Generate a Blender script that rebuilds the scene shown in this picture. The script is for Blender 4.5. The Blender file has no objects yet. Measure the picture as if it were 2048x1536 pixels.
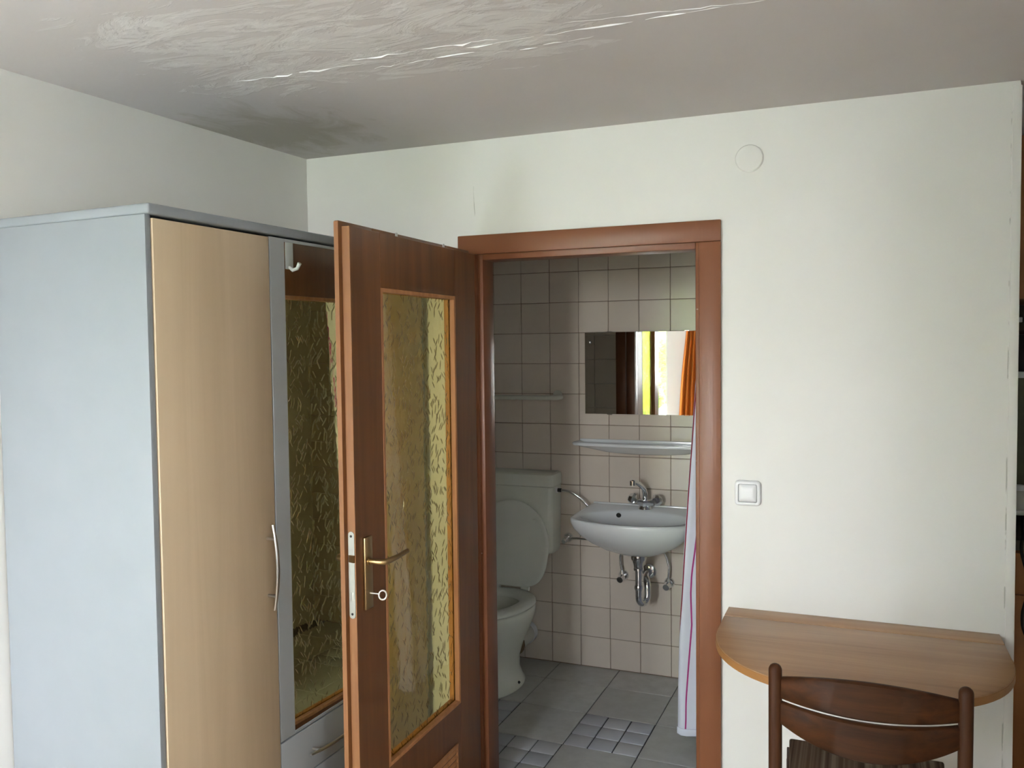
import bpy, bmesh, math, random
from mathutils import Vector, Matrix
random.seed(7)
S = bpy.context.scene
COL = S.collection
PI = math.pi

# ------------------------------------------------------------------ camera
def cam_axes(yaw, pitch, roll):
    fw = Vector((math.sin(yaw)*math.cos(pitch), math.cos(yaw)*math.cos(pitch), math.sin(pitch)))
    r = Vector((math.cos(yaw), -math.sin(yaw), 0)); u = r.cross(fw)
    r2 = r*math.cos(roll)+u*math.sin(roll); u2 = -r*math.sin(roll)+u*math.cos(roll)
    return r2, u2, fw
cd = bpy.data.cameras.new('camera'); cam = bpy.data.objects.new('camera', cd); COL.objects.link(cam)
r_, u_, f_ = cam_axes(-0.384, -0.0447, -0.0114)
M = Matrix(((r_.x, u_.x, -f_.x, 1.5582), (r_.y, u_.y, -f_.y, -3.9906), (r_.z, u_.z, -f_.z, 1.5933), (0, 0, 0, 1)))
cam.matrix_world = M
cd.sensor_width = 36; cd.lens = 1703.5/2048*36; cd.clip_start = .05
S.camera = cam

# ------------------------------------------------------------------ sky, sun, exposure
SKY = 16.0
W = bpy.data.worlds.new('World'); S.world = W; W.use_nodes = True
nt = W.node_tree; nt.nodes.clear()
o = nt.nodes.new('ShaderNodeOutputWorld'); b = nt.nodes.new('ShaderNodeBackground')
tc = nt.nodes.new('ShaderNodeTexCoord'); sx = nt.nodes.new('ShaderNodeSeparateXYZ'); rp = nt.nodes.new('ShaderNodeValToRGB')
nt.links.new(tc.outputs['Generated'], sx.inputs[0]); nt.links.new(sx.outputs[2], rp.inputs[0])
rp.color_ramp.elements[0].color = (.95, .94, .95, 1); rp.color_ramp.elements[0].position = 0.0
rp.color_ramp.elements[1].color = (.68, .78, 1.0, 1); rp.color_ramp.elements[1].position = .7
nt.links.new(rp.outputs[0], b.inputs[0]); b.inputs[1].default_value = SKY
nt.links.new(b.outputs[0], o.inputs[0])
def add_light(name, kind, loc, rot, **kw):
    d = bpy.data.lights.new(name, kind); ob = bpy.data.objects.new(name, d); COL.objects.link(ob)
    ob.location = loc; ob.rotation_euler = rot
    for k, v in kw.items(): setattr(d, k, v)
    return ob
add_light('sun', 'SUN', (0, 6, 8), (math.radians(-34), 0, math.radians(14)), energy=9, angle=.02, color=(1, .95, .86))
WIN = [(-.62, -.06, .06, 2.2), (.33, .82, 1.10, 2.24)]       # garden door, window (x0, x1, z0, z1) in the near wall
YN = -4.95
SW = (-4.78, -4.39, 1.10, 2.10)                               # added fill window (y0, y1, z0, z1) in the right wall
for i, (x0, x1, z0, z1) in enumerate(WIN):
    p = add_light('window_portal', 'AREA', ((x0+x1)/2, YN+.02, (z0+z1)/2), (PI/2, 0, 0), shape='RECTANGLE', size=x1-x0, size_y=z1-z0)
    p.data.cycles.is_portal = True
p = add_light('window_portal', 'AREA', (2.73, (SW[0]+SW[1])/2, (SW[2]+SW[3])/2), (PI/2, 0, PI/2), shape='RECTANGLE', size=SW[1]-SW[0], size_y=SW[3]-SW[2])
p.data.cycles.is_portal = True
S.view_settings.view_transform = 'Standard'; S.view_settings.look = 'None'
S.view_settings.gamma = 1.0; S.view_settings.use_curve_mapping = False
S.view_settings.exposure = 1.94

# ------------------------------------------------------------------ helpers
def srgb(r, g, b):
    f = lambda c: (c/255/12.92) if c/255 <= .04045 else ((c/255+.055)/1.055)**2.4
    return (f(r), f(g), f(b), 1)
def mat(name, col, rough=.6, metal=0, spec=.5, coat=0, coat_rough=.1):
    m = bpy.data.materials.new(name); m.use_nodes = True
    p = m.node_tree.nodes['Principled BSDF']
    p.inputs['Base Color'].default_value = col if len(col) == 4 else (*col, 1)
    p.inputs['Roughness'].default_value = rough; p.inputs['Metallic'].default_value = metal
    p.inputs['Specular IOR Level'].default_value = spec
    p.inputs['Coat Weight'].default_value = coat; p.inputs['Coat Roughness'].default_value = coat_rough
    return m
def N(m, t, **kw):
    n = m.node_tree.nodes.new(t)
    for k, v in kw.items():
        if k in n.inputs: n.inputs[k].default_value = v
        else: setattr(n, k, v)
    return n
def L(m, a, b): m.node_tree.links.new(a, b)
def P(m): return m.node_tree.nodes['Principled BSDF']
def coords(m, scale=(1, 1, 1), src='Object', rot=(0, 0, 0)):
    t = N(m, 'ShaderNodeTexCoord'); mp = N(m, 'ShaderNodeMapping')
    mp.inputs['Scale'].default_value = scale; mp.inputs['Rotation'].default_value = rot
    if src == 'World':
        g = N(m, 'ShaderNodeNewGeometry'); L(m, g.outputs['Position'], mp.inputs[0])
    else: L(m, t.outputs[src], mp.inputs[0])
    return mp.outputs[0]
def noise(m, vec, scale=5, detail=4, rough=.55, dist=0):
    n = N(m, 'ShaderNodeTexNoise'); n.inputs['Scale'].default_value = scale
    n.inputs['Detail'].default_value = detail; n.inputs['Roughness'].default_value = rough
    n.inputs['Distortion'].default_value = dist
    L(m, vec, n.inputs['Vector']); return n.outputs['Fac']
def ramp(m, fac, stops):
    r = N(m, 'ShaderNodeValToRGB'); e = r.color_ramp.elements
    while len(e) < len(stops): e.new(.5)
    for el, (p, c) in zip(e, stops):
        el.position = p; el.color = c if not isinstance(c, (int, float)) else (c, c, c, 1)
    L(m, fac, r.inputs[0]); return r.outputs[0]
def mixc(m, fac, a, b):
    n = N(m, 'ShaderNodeMix'); n.data_type = 'RGBA'
    for v, i in ((fac, 0), (a, 6), (b, 7)):
        if hasattr(v, 'links'): L(m, v, n.inputs[i])
        else: n.inputs[i].default_value = v
    return n.outputs[2]
def math_(m, op, a, b=0, c=0):
    n = N(m, 'ShaderNodeMath'); n.operation = op
    for v, i in ((a, 0), (b, 1), (c, 2)):
        if hasattr(v, 'links'): L(m, v, n.inputs[i])
        else: n.inputs[i].default_value = v
    return n.outputs[0]
def bump(m, h, strength=.3, dist=.002):
    n = N(m, 'ShaderNodeBump'); n.inputs['Strength'].default_value = strength; n.inputs['Distance'].default_value = dist
    L(m, h, n.inputs['Height']); L(m, n.outputs[0], P(m).inputs['Normal']); return n
def sep(m, vec):
    n = N(m, 'ShaderNodeSeparateXYZ'); L(m, vec, n.inputs[0]); return n.outputs
def setc(m, out): L(m, out, P(m).inputs['Base Color'])

def wood(name, c1, c2, scale=(40, 40, 1.6), rough=.4, coat=0, src='Object', bs=.1, mid=.5):
    m = mat(name, c1, rough, coat=coat)
    v = coords(m, scale, src)
    n1 = noise(m, v, 1.0, 6, .6, .6)
    v2 = coords(m, tuple(s*.22 for s in scale), src); n2 = noise(m, v2, 1.0, 3, .5, .3)
    f = math_(m, 'MULTIPLY_ADD', n1, .6, math_(m, 'MULTIPLY', n2, .4))
    setc(m, ramp(m, f, [(mid-.14, c1), (mid+.14, c2)]))
    bump(m, n1, bs, .001)
    return m
def k(c, f): return (c[0]*f, c[1]*f, c[2]*f, 1)

class MB:
    def __init__(s): s.b = bmesh.new()
    def box(s, x0, x1, y0, y1, z0, z1, bev=0, seg=2):
        t = bmesh.new()
        vs = [t.verts.new((x, y, z)) for x in (x0, x1) for y in (y0, y1) for z in (z0, z1)]
        for f in ((0, 1, 3, 2), (4, 6, 7, 5), (0, 4, 5, 1), (2, 3, 7, 6), (0, 2, 6, 4), (1, 5, 7, 3)): t.faces.new([vs[i] for i in f])
        if bev: bmesh.ops.bevel(t, geom=t.edges[:], offset=bev, segments=seg, affect='EDGES', profile=.5)
        s.join(t); return s
    def join(s, t, mtx=None):
        me = bpy.data.meshes.new('tmp'); t.to_mesh(me); t.free()
        if mtx: me.transform(mtx)
        s.b.from_mesh(me); bpy.data.meshes.remove(me); return s
    def prism(s, pts, z0, z1, axis='z', bev=0, seg=2):
        t = bmesh.new()
        def mk(a, b, c): return {'z': (a, b, c), 'y': (a, c, b), 'x': (c, a, b)}[axis]
        lo = [t.verts.new(mk(a, b, z0)) for a, b in pts]; hi = [t.verts.new(mk(a, b, z1)) for a, b in pts]
        t.faces.new(lo[::-1]); t.faces.new(hi); n = len(pts)
        for i in range(n): t.faces.new((lo[i], lo[(i+1) % n], hi[(i+1) % n], hi[i]))
        bmesh.ops.recalc_face_normals(t, faces=t.faces[:])
        if bev:
            es = [e for e in t.edges if (e.verts[0] in lo) == (e.verts[1] in lo)]
            bmesh.ops.bevel(t, geom=es, offset=bev, segments=seg, affect='EDGES', profile=.5)
        s.join(t); return s
    def tube(s, pts, r, n=12, cap=True):
        pts = [Vector(p) for p in pts]; t = bmesh.new(); rings = []; ref = None
        for i, p in enumerate(pts):
            d = (pts[min(i+1, len(pts)-1)]-pts[max(i-1, 0)]).normalized()
            if ref is None: ref = d.orthogonal().normalized()
            ref = (ref-d*ref.dot(d)).normalized(); bi = d.cross(ref)
            rr = r[i] if isinstance(r, (list, tuple)) else r
            rings.append([t.verts.new(p+(ref*math.cos(2*PI*j/n)+bi*math.sin(2*PI*j/n))*rr) for j in range(n)])
        for a, b2 in zip(rings, rings[1:]):
            for j in range(n): t.faces.new((a[j], a[(j+1) % n], b2[(j+1) % n], b2[j]))
        if cap: t.faces.new(rings[0][::-1]); t.faces.new(rings[-1])
        s.join(t); return s
    def lathe(s, prof, n=24, mtx=None):          # prof: (r, z) pairs about the z axis
        t = bmesh.new(); rings = []
        for r, z in prof:
            rings.append([t.verts.new((r*math.cos(2*PI*j/n), r*math.sin(2*PI*j/n), z)) for j in range(n)] if r > 1e-6 else [t.verts.new((0, 0, z))])
        for a, b2 in zip(rings, rings[1:]):
            for j in range(n):
                q = [a[j % len(a)], a[(j+1) % len(a)], b2[(j+1) % len(b2)], b2[j % len(b2)]]
                q = [v for i, v in enumerate(q) if v not in q[:i]]
                if len(q) > 2: t.faces.new(q)
        for ring in (rings[0], rings[-1]):
            if len(ring) > 2: t.faces.new(ring)
        bmesh.ops.recalc_face_normals(t, faces=t.faces[:])
        s.join(t, mtx); return s
    def loft(s, rings, cap0=True, cap1=True, closed=True):
        t = bmesh.new(); R = [[t.verts.new(p) for p in ring] for ring in rings]; n = len(R[0])
        for a, b2 in zip(R, R[1:]):
            for j in range(n if closed else n-1): t.faces.new((a[j], a[(j+1) % n], b2[(j+1) % n], b2[j]))
        if cap0: t.faces.new(R[0][::-1])
        if cap1: t.faces.new(R[-1])
        bmesh.ops.recalc_face_normals(t, faces=t.faces[:])
        s.join(t); return s
    def build(s, name, m, parent=None, angle=40, subd=0, loc=None):
        me = bpy.data.meshes.new(name); s.b.to_mesh(me); s.b.free()
        me.materials.append(m)
        for p in me.polygons: p.use_smooth = True
        me.set_sharp_from_angle(angle=math.radians(angle))
        o = bpy.data.objects.new(name, me); COL.objects.link(o)
        if parent: o.parent = parent
        if loc: o.location = loc
        if subd:
            md = o.modifiers.new('sub', 'SUBSURF'); md.levels = subd; md.render_levels = subd
        return o
def tag(o, label, cat, group=None, kind=None):
    o['label'] = label; o['category'] = cat
    if group: o['group'] = group
    if kind: o['kind'] = kind
    return o
def struct(o, label, cat): return tag(o, label, cat, kind='structure')
def thing(name, loc, label, cat, rz=0, group=None, kind=None):
    o = bpy.data.objects.new(name, None); COL.objects.link(o); o.location = loc; o.rotation_euler = (0, 0, rz)
    o.empty_display_size = .05
    return tag(o, label, cat, group, kind)
def linked(src, name, parent, loc, rot=(0, 0, 0)):
    c = src.copy(); c.name = name; COL.objects.link(c); c.parent = parent; c.location = loc; c.rotation_euler = rot; return c
TR = Matrix.Translation
def RX(a): return Matrix.Rotation(a, 4, 'X')
def RY(a): return Matrix.Rotation(a, 4, 'Y')
def RZ(a): return Matrix.Rotation(a, 4, 'Z')

# ------------------------------------------------------------------ materials
M_wall = mat('wall_paint', (.80, .80, .74), .75, spec=.25)
v = coords(M_wall, (1, 1, 1), 'World'); n1 = noise(M_wall, v, 2.2, 5, .6, .3); n2 = noise(M_wall, v, 90, 3, .6)
c0 = mixc(M_wall, n1, (.755, .74, .695, 1), (.825, .81, .775, 1))
xyz = sep(M_wall, coords(M_wall, (1, 1, 1), 'World'))
# hairline crack above the frame (a joint of two boards) and the scuffed corner strip at the free end
wob = math_(M_wall, 'MULTIPLY', math_(M_wall, 'SUBTRACT', noise(M_wall, v, 6, 4), .5), .02)
dx = math_(M_wall, 'ABSOLUTE', math_(M_wall, 'SUBTRACT', math_(M_wall, 'ADD', xyz[0], wob), .328))
brk = ramp(M_wall, noise(M_wall, v, 9, 3), [(.46, 0), (.56, 1)])
l1 = math_(M_wall, 'MULTIPLY', math_(M_wall, 'LESS_THAN', dx, .0014), math_(M_wall, 'GREATER_THAN', xyz[2], 1.98))
dx2 = math_(M_wall, 'ABSOLUTE', math_(M_wall, 'SUBTRACT', math_(M_wall, 'ADD', xyz[0], math_(M_wall, 'MULTIPLY', wob, .15)), 1.951))
l2 = math_(M_wall, 'LESS_THAN', dx2, .0016)
brk2 = ramp(M_wall, noise(M_wall, coords(M_wall, (1, 1, 1), 'World'), 14, 3), [(.52, 0), (.6, 1)])
msk = math_(M_wall, 'MAXIMUM', math_(M_wall, 'MULTIPLY', l1, math_(M_wall, 'MULTIPLY', brk, .55)), math_(M_wall, 'MULTIPLY', l2, math_(M_wall, 'MULTIPLY', brk2, .5)))
sp = N(M_wall, 'ShaderNodeTexVoronoi'); sp.inputs['Scale'].default_value = 4.2; L(M_wall, v, sp.inputs['Vector'])
spk = math_(M_wall, 'LESS_THAN', sp.outputs['Distance'], .022)
c1 = mixc(M_wall, math_(M_wall, 'MULTIPLY', spk, .22), c0, (.35, .32, .27, 1))
setc(M_wall, mixc(M_wall, msk, c1, (.25, .24, .2, 1)))
bump(M_wall, math_(M_wall, 'ADD', n2, math_(M_wall, 'MULTIPLY', n1, 2)), .12, .002)

M_wall2 = mat('white_wall_paint', (.88, .87, .84), .75, spec=.25)
n1 = noise(M_wall2, coords(M_wall2), 2); setc(M_wall2, mixc(M_wall2, n1, (.86, .85, .82, 1), (.90, .89, .86, 1)))
M_ceil = mat('ceiling_plaster', (.66, .62, .60), .7, spec=.3)
v = coords(M_ceil, (1, 1, 1), 'World'); X, Y, Z = sep(M_ceil, v)
# water damage along the board joint at y = -2.12: lifted lighter paint, and a brown-grey mould patch in the left corner
band = math_(M_ceil, 'SUBTRACT', 1.0, math_(M_ceil, 'DIVIDE', math_(M_ceil, 'ABSOLUTE', math_(M_ceil, 'ADD', Y, 2.28)), .48))
bx = math_(M_ceil, 'SUBTRACT', 1.0, math_(M_ceil, 'DIVIDE', math_(M_ceil, 'ABSOLUTE', math_(M_ceil, 'SUBTRACT', X, .46)), .86))
reg = math_(M_ceil, 'MINIMUM', math_(M_ceil, 'MULTIPLY', band, 2), math_(M_ceil, 'MULTIPLY', bx, 2.2))
reg = math_(M_ceil, 'MINIMUM', math_(M_ceil, 'MAXIMUM', reg, 0), 1)
vs = coords(M_ceil, (3.2, 7.0, 1), 'World', (0, 0, .25))
pn = noise(M_ceil, vs, 1.5, 8, .62, 1.5)
patch = ramp(M_ceil, math_(M_ceil, 'ADD', pn, math_(M_ceil, 'MULTIPLY', math_(M_ceil, 'SUBTRACT', reg, 1), .4)), [(.44, 0), (.50, .55), (.54, .6), (.60, 1)])
base = mixc(M_ceil, noise(M_ceil, v, 1.6, 5, .6, .5), (.56, .525, .51, 1), (.64, .605, .585, 1))
cc = mixc(M_ceil, math_(M_ceil, 'MULTIPLY', patch, .55), base, (.83, .82, .80, 1))
sd = N(M_ceil, 'ShaderNodeVectorMath'); sd.operation = 'DISTANCE'; L(M_ceil, v, sd.inputs[0]); sd.inputs[1].default_value = (-.22, -1.66, 2.30)
dd = math_(M_ceil, 'MULTIPLY', sd.outputs['Value'], 1.7)
st = ramp(M_ceil, math_(M_ceil, 'ADD', dd, math_(M_ceil, 'MULTIPLY', math_(M_ceil, 'SUBTRACT', noise(M_ceil, coords(M_ceil, (4, 2.2, 1), 'World'), 2.2, 6, .65, .8), .5), 1.3)), [(.22, 1), (.55, 0)])
setc(M_ceil, mixc(M_ceil, math_(M_ceil, 'MULTIPLY', st, .55), cc, (.34, .31, .22, 1)))
L(M_ceil, ramp(M_ceil, patch, [(0, .75), (1, .38)]), P(M_ceil).inputs['Roughness'])
bump(M_ceil, math_(M_ceil, 'ADD', math_(M_ceil, 'MULTIPLY', patch, .6), math_(M_ceil, 'MULTIPLY', noise(M_ceil, v, 60, 3), .15)), .5, .004)

M_frame = mat('frame_paint', srgb(140, 82, 54), .36, spec=.4)
v = coords(M_frame, (150, 150, 2.2)); n1 = noise(M_frame, v, 1, 3, .6); n2 = noise(M_frame, coords(M_frame, (3, 3, 3)), 1, 4)
vo = N(M_frame, 'ShaderNodeTexVoronoi'); vo.inputs['Scale'].default_value = 16; L(M_frame, coords(M_frame, (1, 1, 1.6)), vo.inputs['Vector'])
chip = math_(M_frame, 'MULTIPLY', math_(M_frame, 'LESS_THAN', vo.outputs['Distance'], .06), math_(M_frame, 'GREATER_THAN', sep(M_frame, vo.outputs['Color'])[0], .86))
setc(M_frame, mixc(M_frame, math_(M_frame, 'MULTIPLY', chip, .6), mixc(M_frame, n2, srgb(122, 74, 46), srgb(136, 85, 56)), srgb(206, 186, 168)))
bump(M_frame, n1, .25, .0015)
M_leaf = wood('leaf_veneer', srgb(96, 57, 27), srgb(122, 76, 39), (26, 26, 1.5), .38, .15)
M_edge = wood('leaf_edge_wood', srgb(130, 84, 50), srgb(152, 104, 64), (50, 50, 2), .5)
M_bead = wood('bead_wood', srgb(166, 108, 62), srgb(196, 140, 92), (60, 60, 3), .5)
M_silver_dim = mat('silver_dimmed', srgb(176, 180, 180), .5, spec=.4)  # side silver darkened against strong window light; fronts keep the lighter copy
n1 = noise(M_silver_dim, coords(M_silver_dim, (8, 8, 8)), 1, 4); setc(M_silver_dim, mixc(M_silver_dim, n1, srgb(132, 137, 141), srgb(140, 144, 148)))
M_silver2 = mat('silver_front', srgb(160, 163, 163), .42, spec=.4)
n1 = noise(M_silver2, coords(M_silver2, (8, 8, 8)), 1, 4); setc(M_silver2, mixc(M_silver2, n1, srgb(156, 160, 160), srgb(166, 168, 167)))
M_beech = wood('beech_laminate', srgb(190, 168, 138), srgb(206, 184, 154), (14, 14, .7), .42, bs=.02)
M_dark = mat('dark_gap', (.02, .02, .02), .8)
n1 = noise(M_dark, coords(M_dark), 9); setc(M_dark, mixc(M_dark, n1, (.015, .015, .015, 1), (.03, .03, .03, 1)))
M_mirror = mat('mirror_silvering', (.8, .82, .8), .015, 1)
n1 = noise(M_mirror, coords(M_mirror), 5); setc(M_mirror, mixc(M_mirror, n1, (.78, .80, .78, 1), (.82, .84, .82, 1)))
def metal(name, c, rough):
    m = mat(name, c, rough, 1); n = noise(m, coords(m), 40, 3)
    L(m, math_(m, 'MULTIPLY_ADD', n, rough*.6, rough*.7), P(m).inputs['Roughness']); return m
M_chrome = metal('chrome', (.80, .82, .84), .10)
M_nickel = metal('brushed_nickel', (.52, .51, .49), .34)
M_brass = metal('bronze_brass', (.40, .27, .13), .34)
M_steel = metal('zinc_steel', (.42, .42, .39), .5)
M_key = metal('key_steel', (.9, .9, .9), .35)
def ceramic(name, c, rough=.12):
    m = mat(name, c, rough, spec=.55); n = noise(m, coords(m), 4, 3)
    setc(m, mixc(m, n, k(c, .97), k(c, 1.03))); return m
M_porc = ceramic('white_porcelain', (.80, .82, .82, 1))
M_toilet = ceramic('pergamon_ceramic', (.80, .82, .72, 1), .22)
M_seat = ceramic('seat_plastic', (.78, .80, .72, 1), .35)
M_plastic = ceramic('white_plastic', (.78, .78, .78, 1), .35)
M_cream = ceramic('cream_plastic', (.62, .62, .54, 1), .3)
M_foam = mat('brown_foam', (.12, .08, .04), .9)
n1 = noise(M_foam, coords(M_foam), 30); setc(M_foam, mixc(M_foam, n1, (.06, .04, .02, 1), (.2, .13, .06, 1)))
M_black = mat('black_rubber', (.012, .012, .012), .45)
n1 = noise(M_black, coords(M_black), 30); setc(M_black, mixc(M_black, n1, (.008, .008, .008, 1), (.02, .02, .02, 1)))

M_porcw = ceramic('white_side_tile', (.84, .83, .80, 1), .25)
M_tile = mat('beige_wall_tile', srgb(200, 184, 168), .2, spec=.5)
oi = N(M_tile, 'ShaderNodeObjectInfo')
n1 = noise(M_tile, coords(M_tile, (1, 1, 1), 'World'), 24, 4); n2 = noise(M_tile, coords(M_tile, (1, 1, 1), 'World'), 3, 3)
ca = mixc(M_tile, math_(M_tile, 'MULTIPLY_ADD', oi.outputs['Random'], .5, math_(M_tile, 'MULTIPLY', n2, .5)), srgb(214, 201, 186), srgb(226, 215, 201))
setc(M_tile, mixc(M_tile, math_(M_tile, 'MULTIPLY', n1, .25), ca, srgb(203, 189, 173)))
bump(M_tile, n2, .25, .004)
M_grout = mat('brown_grout', srgb(120, 98, 78), .9)
n1 = noise(M_grout, coords(M_grout), 40); setc(M_grout, mixc(M_grout, n1, srgb(126, 106, 88), srgb(156, 136, 116)))
M_ftile = mat('grey_floor_tile', srgb(128, 128, 124), .38, spec=.45)
oi = N(M_ftile, 'ShaderNodeObjectInfo')
n1 = noise(M_ftile, coords(M_ftile, (1, 1, 1), 'World'), 16, 6, .65)
ca = mixc(M_ftile, oi.outputs['Random'], srgb(182, 182, 177), srgb(198, 197, 193))
setc(M_ftile, mixc(M_ftile, ramp(M_ftile, n1, [(.3, 0), (.7, .6)]), ca, srgb(164, 163, 156)))
bump(M_ftile, n1, .12, .002)
M_mtile = mat('grey_mosaic_tile', srgb(132, 133, 138), .25, spec=.5)
oi = N(M_mtile, 'ShaderNodeObjectInfo'); n1 = noise(M_mtile, coords(M_mtile, (1, 1, 1), 'World'), 20, 5)
setc(M_mtile, mixc(M_mtile, math_(M_mtile, 'MULTIPLY_ADD', oi.outputs['Random'], .7, math_(M_mtile, 'MULTIPLY', n1, .3)), srgb(172, 175, 184), srgb(196, 195, 194)))
bump(M_mtile, n1, .1, .002)
M_fgrout = mat('dark_floor_grout', srgb(52, 52, 52), .95)
n1 = noise(M_fgrout, coords(M_fgrout), 40); setc(M_fgrout, mixc(M_fgrout, n1, srgb(44, 44, 44), srgb(64, 63, 62)))
M_floor = wood('floor_laminate', srgb(206, 182, 152), srgb(222, 200, 172), (1.2, 22, 22), .45, src='World')
M_desk = wood('desk_laminate', srgb(158, 118, 82), srgb(186, 146, 106), (1.2, 26, 26), .36, bs=.03)
M_deskedge = wood('desk_edge', srgb(150, 104, 58), srgb(176, 126, 74), (6, 6, 6), .45, bs=.03)
M_teak = wood('stained_teak', srgb(38, 19, 7), srgb(80, 45, 20), (3.0, 40, 44), .55, 0, bs=.1)
M_teakv = wood('stained_teak_post', srgb(46, 24, 10), srgb(82, 47, 24), (44, 44, 2), .5, 0, bs=.08)
for m_ in (M_teak, M_teakv): P(m_).inputs['Specular IOR Level'].default_value = .25
M_kwood = wood('kitchen_wood', srgb(176, 116, 66), srgb(200, 140, 86), (16, 16, 1.2), .45)
M_counter = mat('grey_worktop', srgb(120, 118, 108), .5)
n1 = noise(M_counter, coords(M_counter), 60); setc(M_counter, mixc(M_counter, n1, srgb(100, 98, 90), srgb(138, 136, 126)))
M_kback = mat('olive_back_panel', srgb(130, 132, 108), .6)
n1 = noise(M_kback, coords(M_kback), 5); setc(M_kback, mixc(M_kback, n1, srgb(122, 124, 100), srgb(140, 142, 118)))
# seat fabric: brown stripes
M_fabric = mat('striped_fabric', srgb(120, 104, 86), .95, spec=.1)
X, Y, Z = sep(M_fabric, coords(M_fabric))
s1 = N(M_fabric, 'ShaderNodeTexNoise'); s1.noise_dimensions = '1D'; s1.inputs['Scale'].default_value = 46; s1.inputs['Detail'].default_value = 4
L(M_fabric, X, s1.inputs['W']); wv = noise(M_fabric, coords(M_fabric, (700, 700, 700)), 1, 2)
setc(M_fabric, mixc(M_fabric, math_(M_fabric, 'MULTIPLY', wv, .5), ramp(M_fabric, s1.outputs['Fac'], [(.38, srgb(74, 58, 46)), (.52, srgb(126, 108, 90)), (.62, srgb(152, 138, 118))]), srgb(96, 80, 66)))
bump(M_fabric, wv, .5, .001)
# clear window glass and amber needle-pattern glass
M_glass = bpy.data.materials.new('window_glass'); M_glass.use_nodes = True
nt = M_glass.node_tree; nt.nodes.clear(); oo = nt.nodes.new('ShaderNodeOutputMaterial'); mx = nt.nodes.new('ShaderNodeMixShader')
tr = nt.nodes.new('ShaderNodeBsdfTransparent'); gl = nt.nodes.new('ShaderNodeBsdfGlossy'); gl.inputs['Roughness'].default_value = .02
tr.inputs[0].default_value = (.95, .97, .96, 1); mx.inputs[0].default_value = .06
nt.links.new(tr.outputs[0], mx.inputs[1]); nt.links.new(gl.outputs[0], mx.inputs[2]); nt.links.new(mx.outputs[0], oo.inputs[0])
M_amber = mat('amber_pattern_glass', (1.0, .885, .40), .0)
p = P(M_amber); p.inputs['Transmission Weight'].default_value = 1.0; p.inputs['IOR'].default_value = 1.48
va = coords(M_amber, (1, 1, 1)); nz = N(M_amber, 'ShaderNodeTexNoise'); nz.inputs['Scale'].default_value = 7; L(M_amber, va, nz.inputs['Vector'])
hs = None
for ang, sc, seed in ((.62, 1.0, 0), (-.55, 1.15, 3.1), (.15, .9, 7.7)):       # three families of short slanted needle grooves
    m0 = N(M_amber, 'ShaderNodeMapping'); m0.inputs['Rotation'].default_value = (ang, 0, 0)
    mp = N(M_amber, 'ShaderNodeMapping'); mp.inputs['Scale'].default_value = (1, 105*sc, 8.5*sc); mp.inputs['Location'].default_value = (0, seed, seed*1.7)
    add = N(M_amber, 'ShaderNodeVectorMath'); add.operation = 'MULTIPLY_ADD'
    L(M_amber, nz.outputs['Color'], add.inputs[0]); add.inputs[1].default_value = (0, .03, .03); L(M_amber, va, add.inputs[2])
    L(M_amber, add.outputs[0], m0.inputs[0]); L(M_amber, m0.outputs[0], mp.inputs[0])
    sx2 = sep(M_amber, mp.outputs[0])
    cb = N(M_amber, 'ShaderNodeCombineXYZ'); L(M_amber, sx2[1], cb.inputs[0]); L(M_amber, sx2[2], cb.inputs[1])
    vo = N(M_amber, 'ShaderNodeTexVoronoi'); vo.voronoi_dimensions = '2D'; vo.inputs['Scale'].default_value = 1.0; vo.inputs['Randomness'].default_value = 1
    L(M_amber, cb.outputs[0], vo.inputs['Vector'])
    g = math_(M_amber, 'MULTIPLY', ramp(M_amber, vo.outputs['Distance'], [(.0, 1), (.13, 0)]), math_(M_amber, 'GREATER_THAN', sep(M_amber, vo.outputs['Color'])[0], .45))
    hs = g if hs is None else math_(M_amber, 'MAXIMUM', hs, g)
low = noise(M_amber, coords(M_amber, (1, 45, 28)), 1, 1)
bump(M_amber, math_(M_amber, 'ADD', hs, math_(M_amber, 'MULTIPLY', low, .25)), .45, .0014)
# shower curtain: white cloth with a red and a pink stripe (printed, laid out in the cloth's own UVs)
M_cloth = mat('shower_cloth', (.74, .74, .84), .8, spec=.15)
uv = N(M_cloth, 'ShaderNodeUVMap'); su = sep(M_cloth, uv.outputs[0])
s1 = math_(M_cloth, 'LESS_THAN', math_(M_cloth, 'ABSOLUTE', su[0]), .0022)
s2 = math_(M_cloth, 'LESS_THAN', math_(M_cloth, 'ABSOLUTE', math_(M_cloth, 'SUBTRACT', su[0], 1)), .0030)
n1 = noise(M_cloth, coords(M_cloth), 6)
c = mixc(M_cloth, n1, (.72, .72, .83, 1), (.78, .78, .87, 1))
c = mixc(M_cloth, s1, c, srgb(150, 14, 46)); c = mixc(M_cloth, s2, c, srgb(176, 66, 132)); setc(M_cloth, c)
wv = noise(M_cloth, coords(M_cloth, (900, 900, 900)), 1, 1); bump(M_cloth, wv, .15, .0006)
M_orange = mat('orange_cloth', srgb(226, 128, 48), .85, spec=.1)
n1 = noise(M_orange, coords(M_orange, (30, 30, 3)), 1, 3); setc(M_orange, mixc(M_orange, n1, srgb(214, 112, 38), srgb(236, 150, 70)))
M_leafg = mat('garden_foliage', (.16, .30, .04), .7, spec=.2)
n1 = noise(M_leafg, coords(M_leafg), 14, 5); setc(M_leafg, ramp(M_leafg, n1, [(.35, (.05, .13, .015, 1)), (.6, (.24, .38, .05, 1))]))
bump(M_leafg, n1, 1, .1)
M_lawn = mat('lawn', (.18, .22, .10), .9)
n1 = noise(M_lawn, coords(M_lawn), 4, 6); setc(M_lawn, mixc(M_lawn, n1, (.16, .20, .08, 1), (.30, .30, .20, 1)))
M_wframe = ceramic('window_frame_white', (.78, .80, .80, 1), .3)

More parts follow.
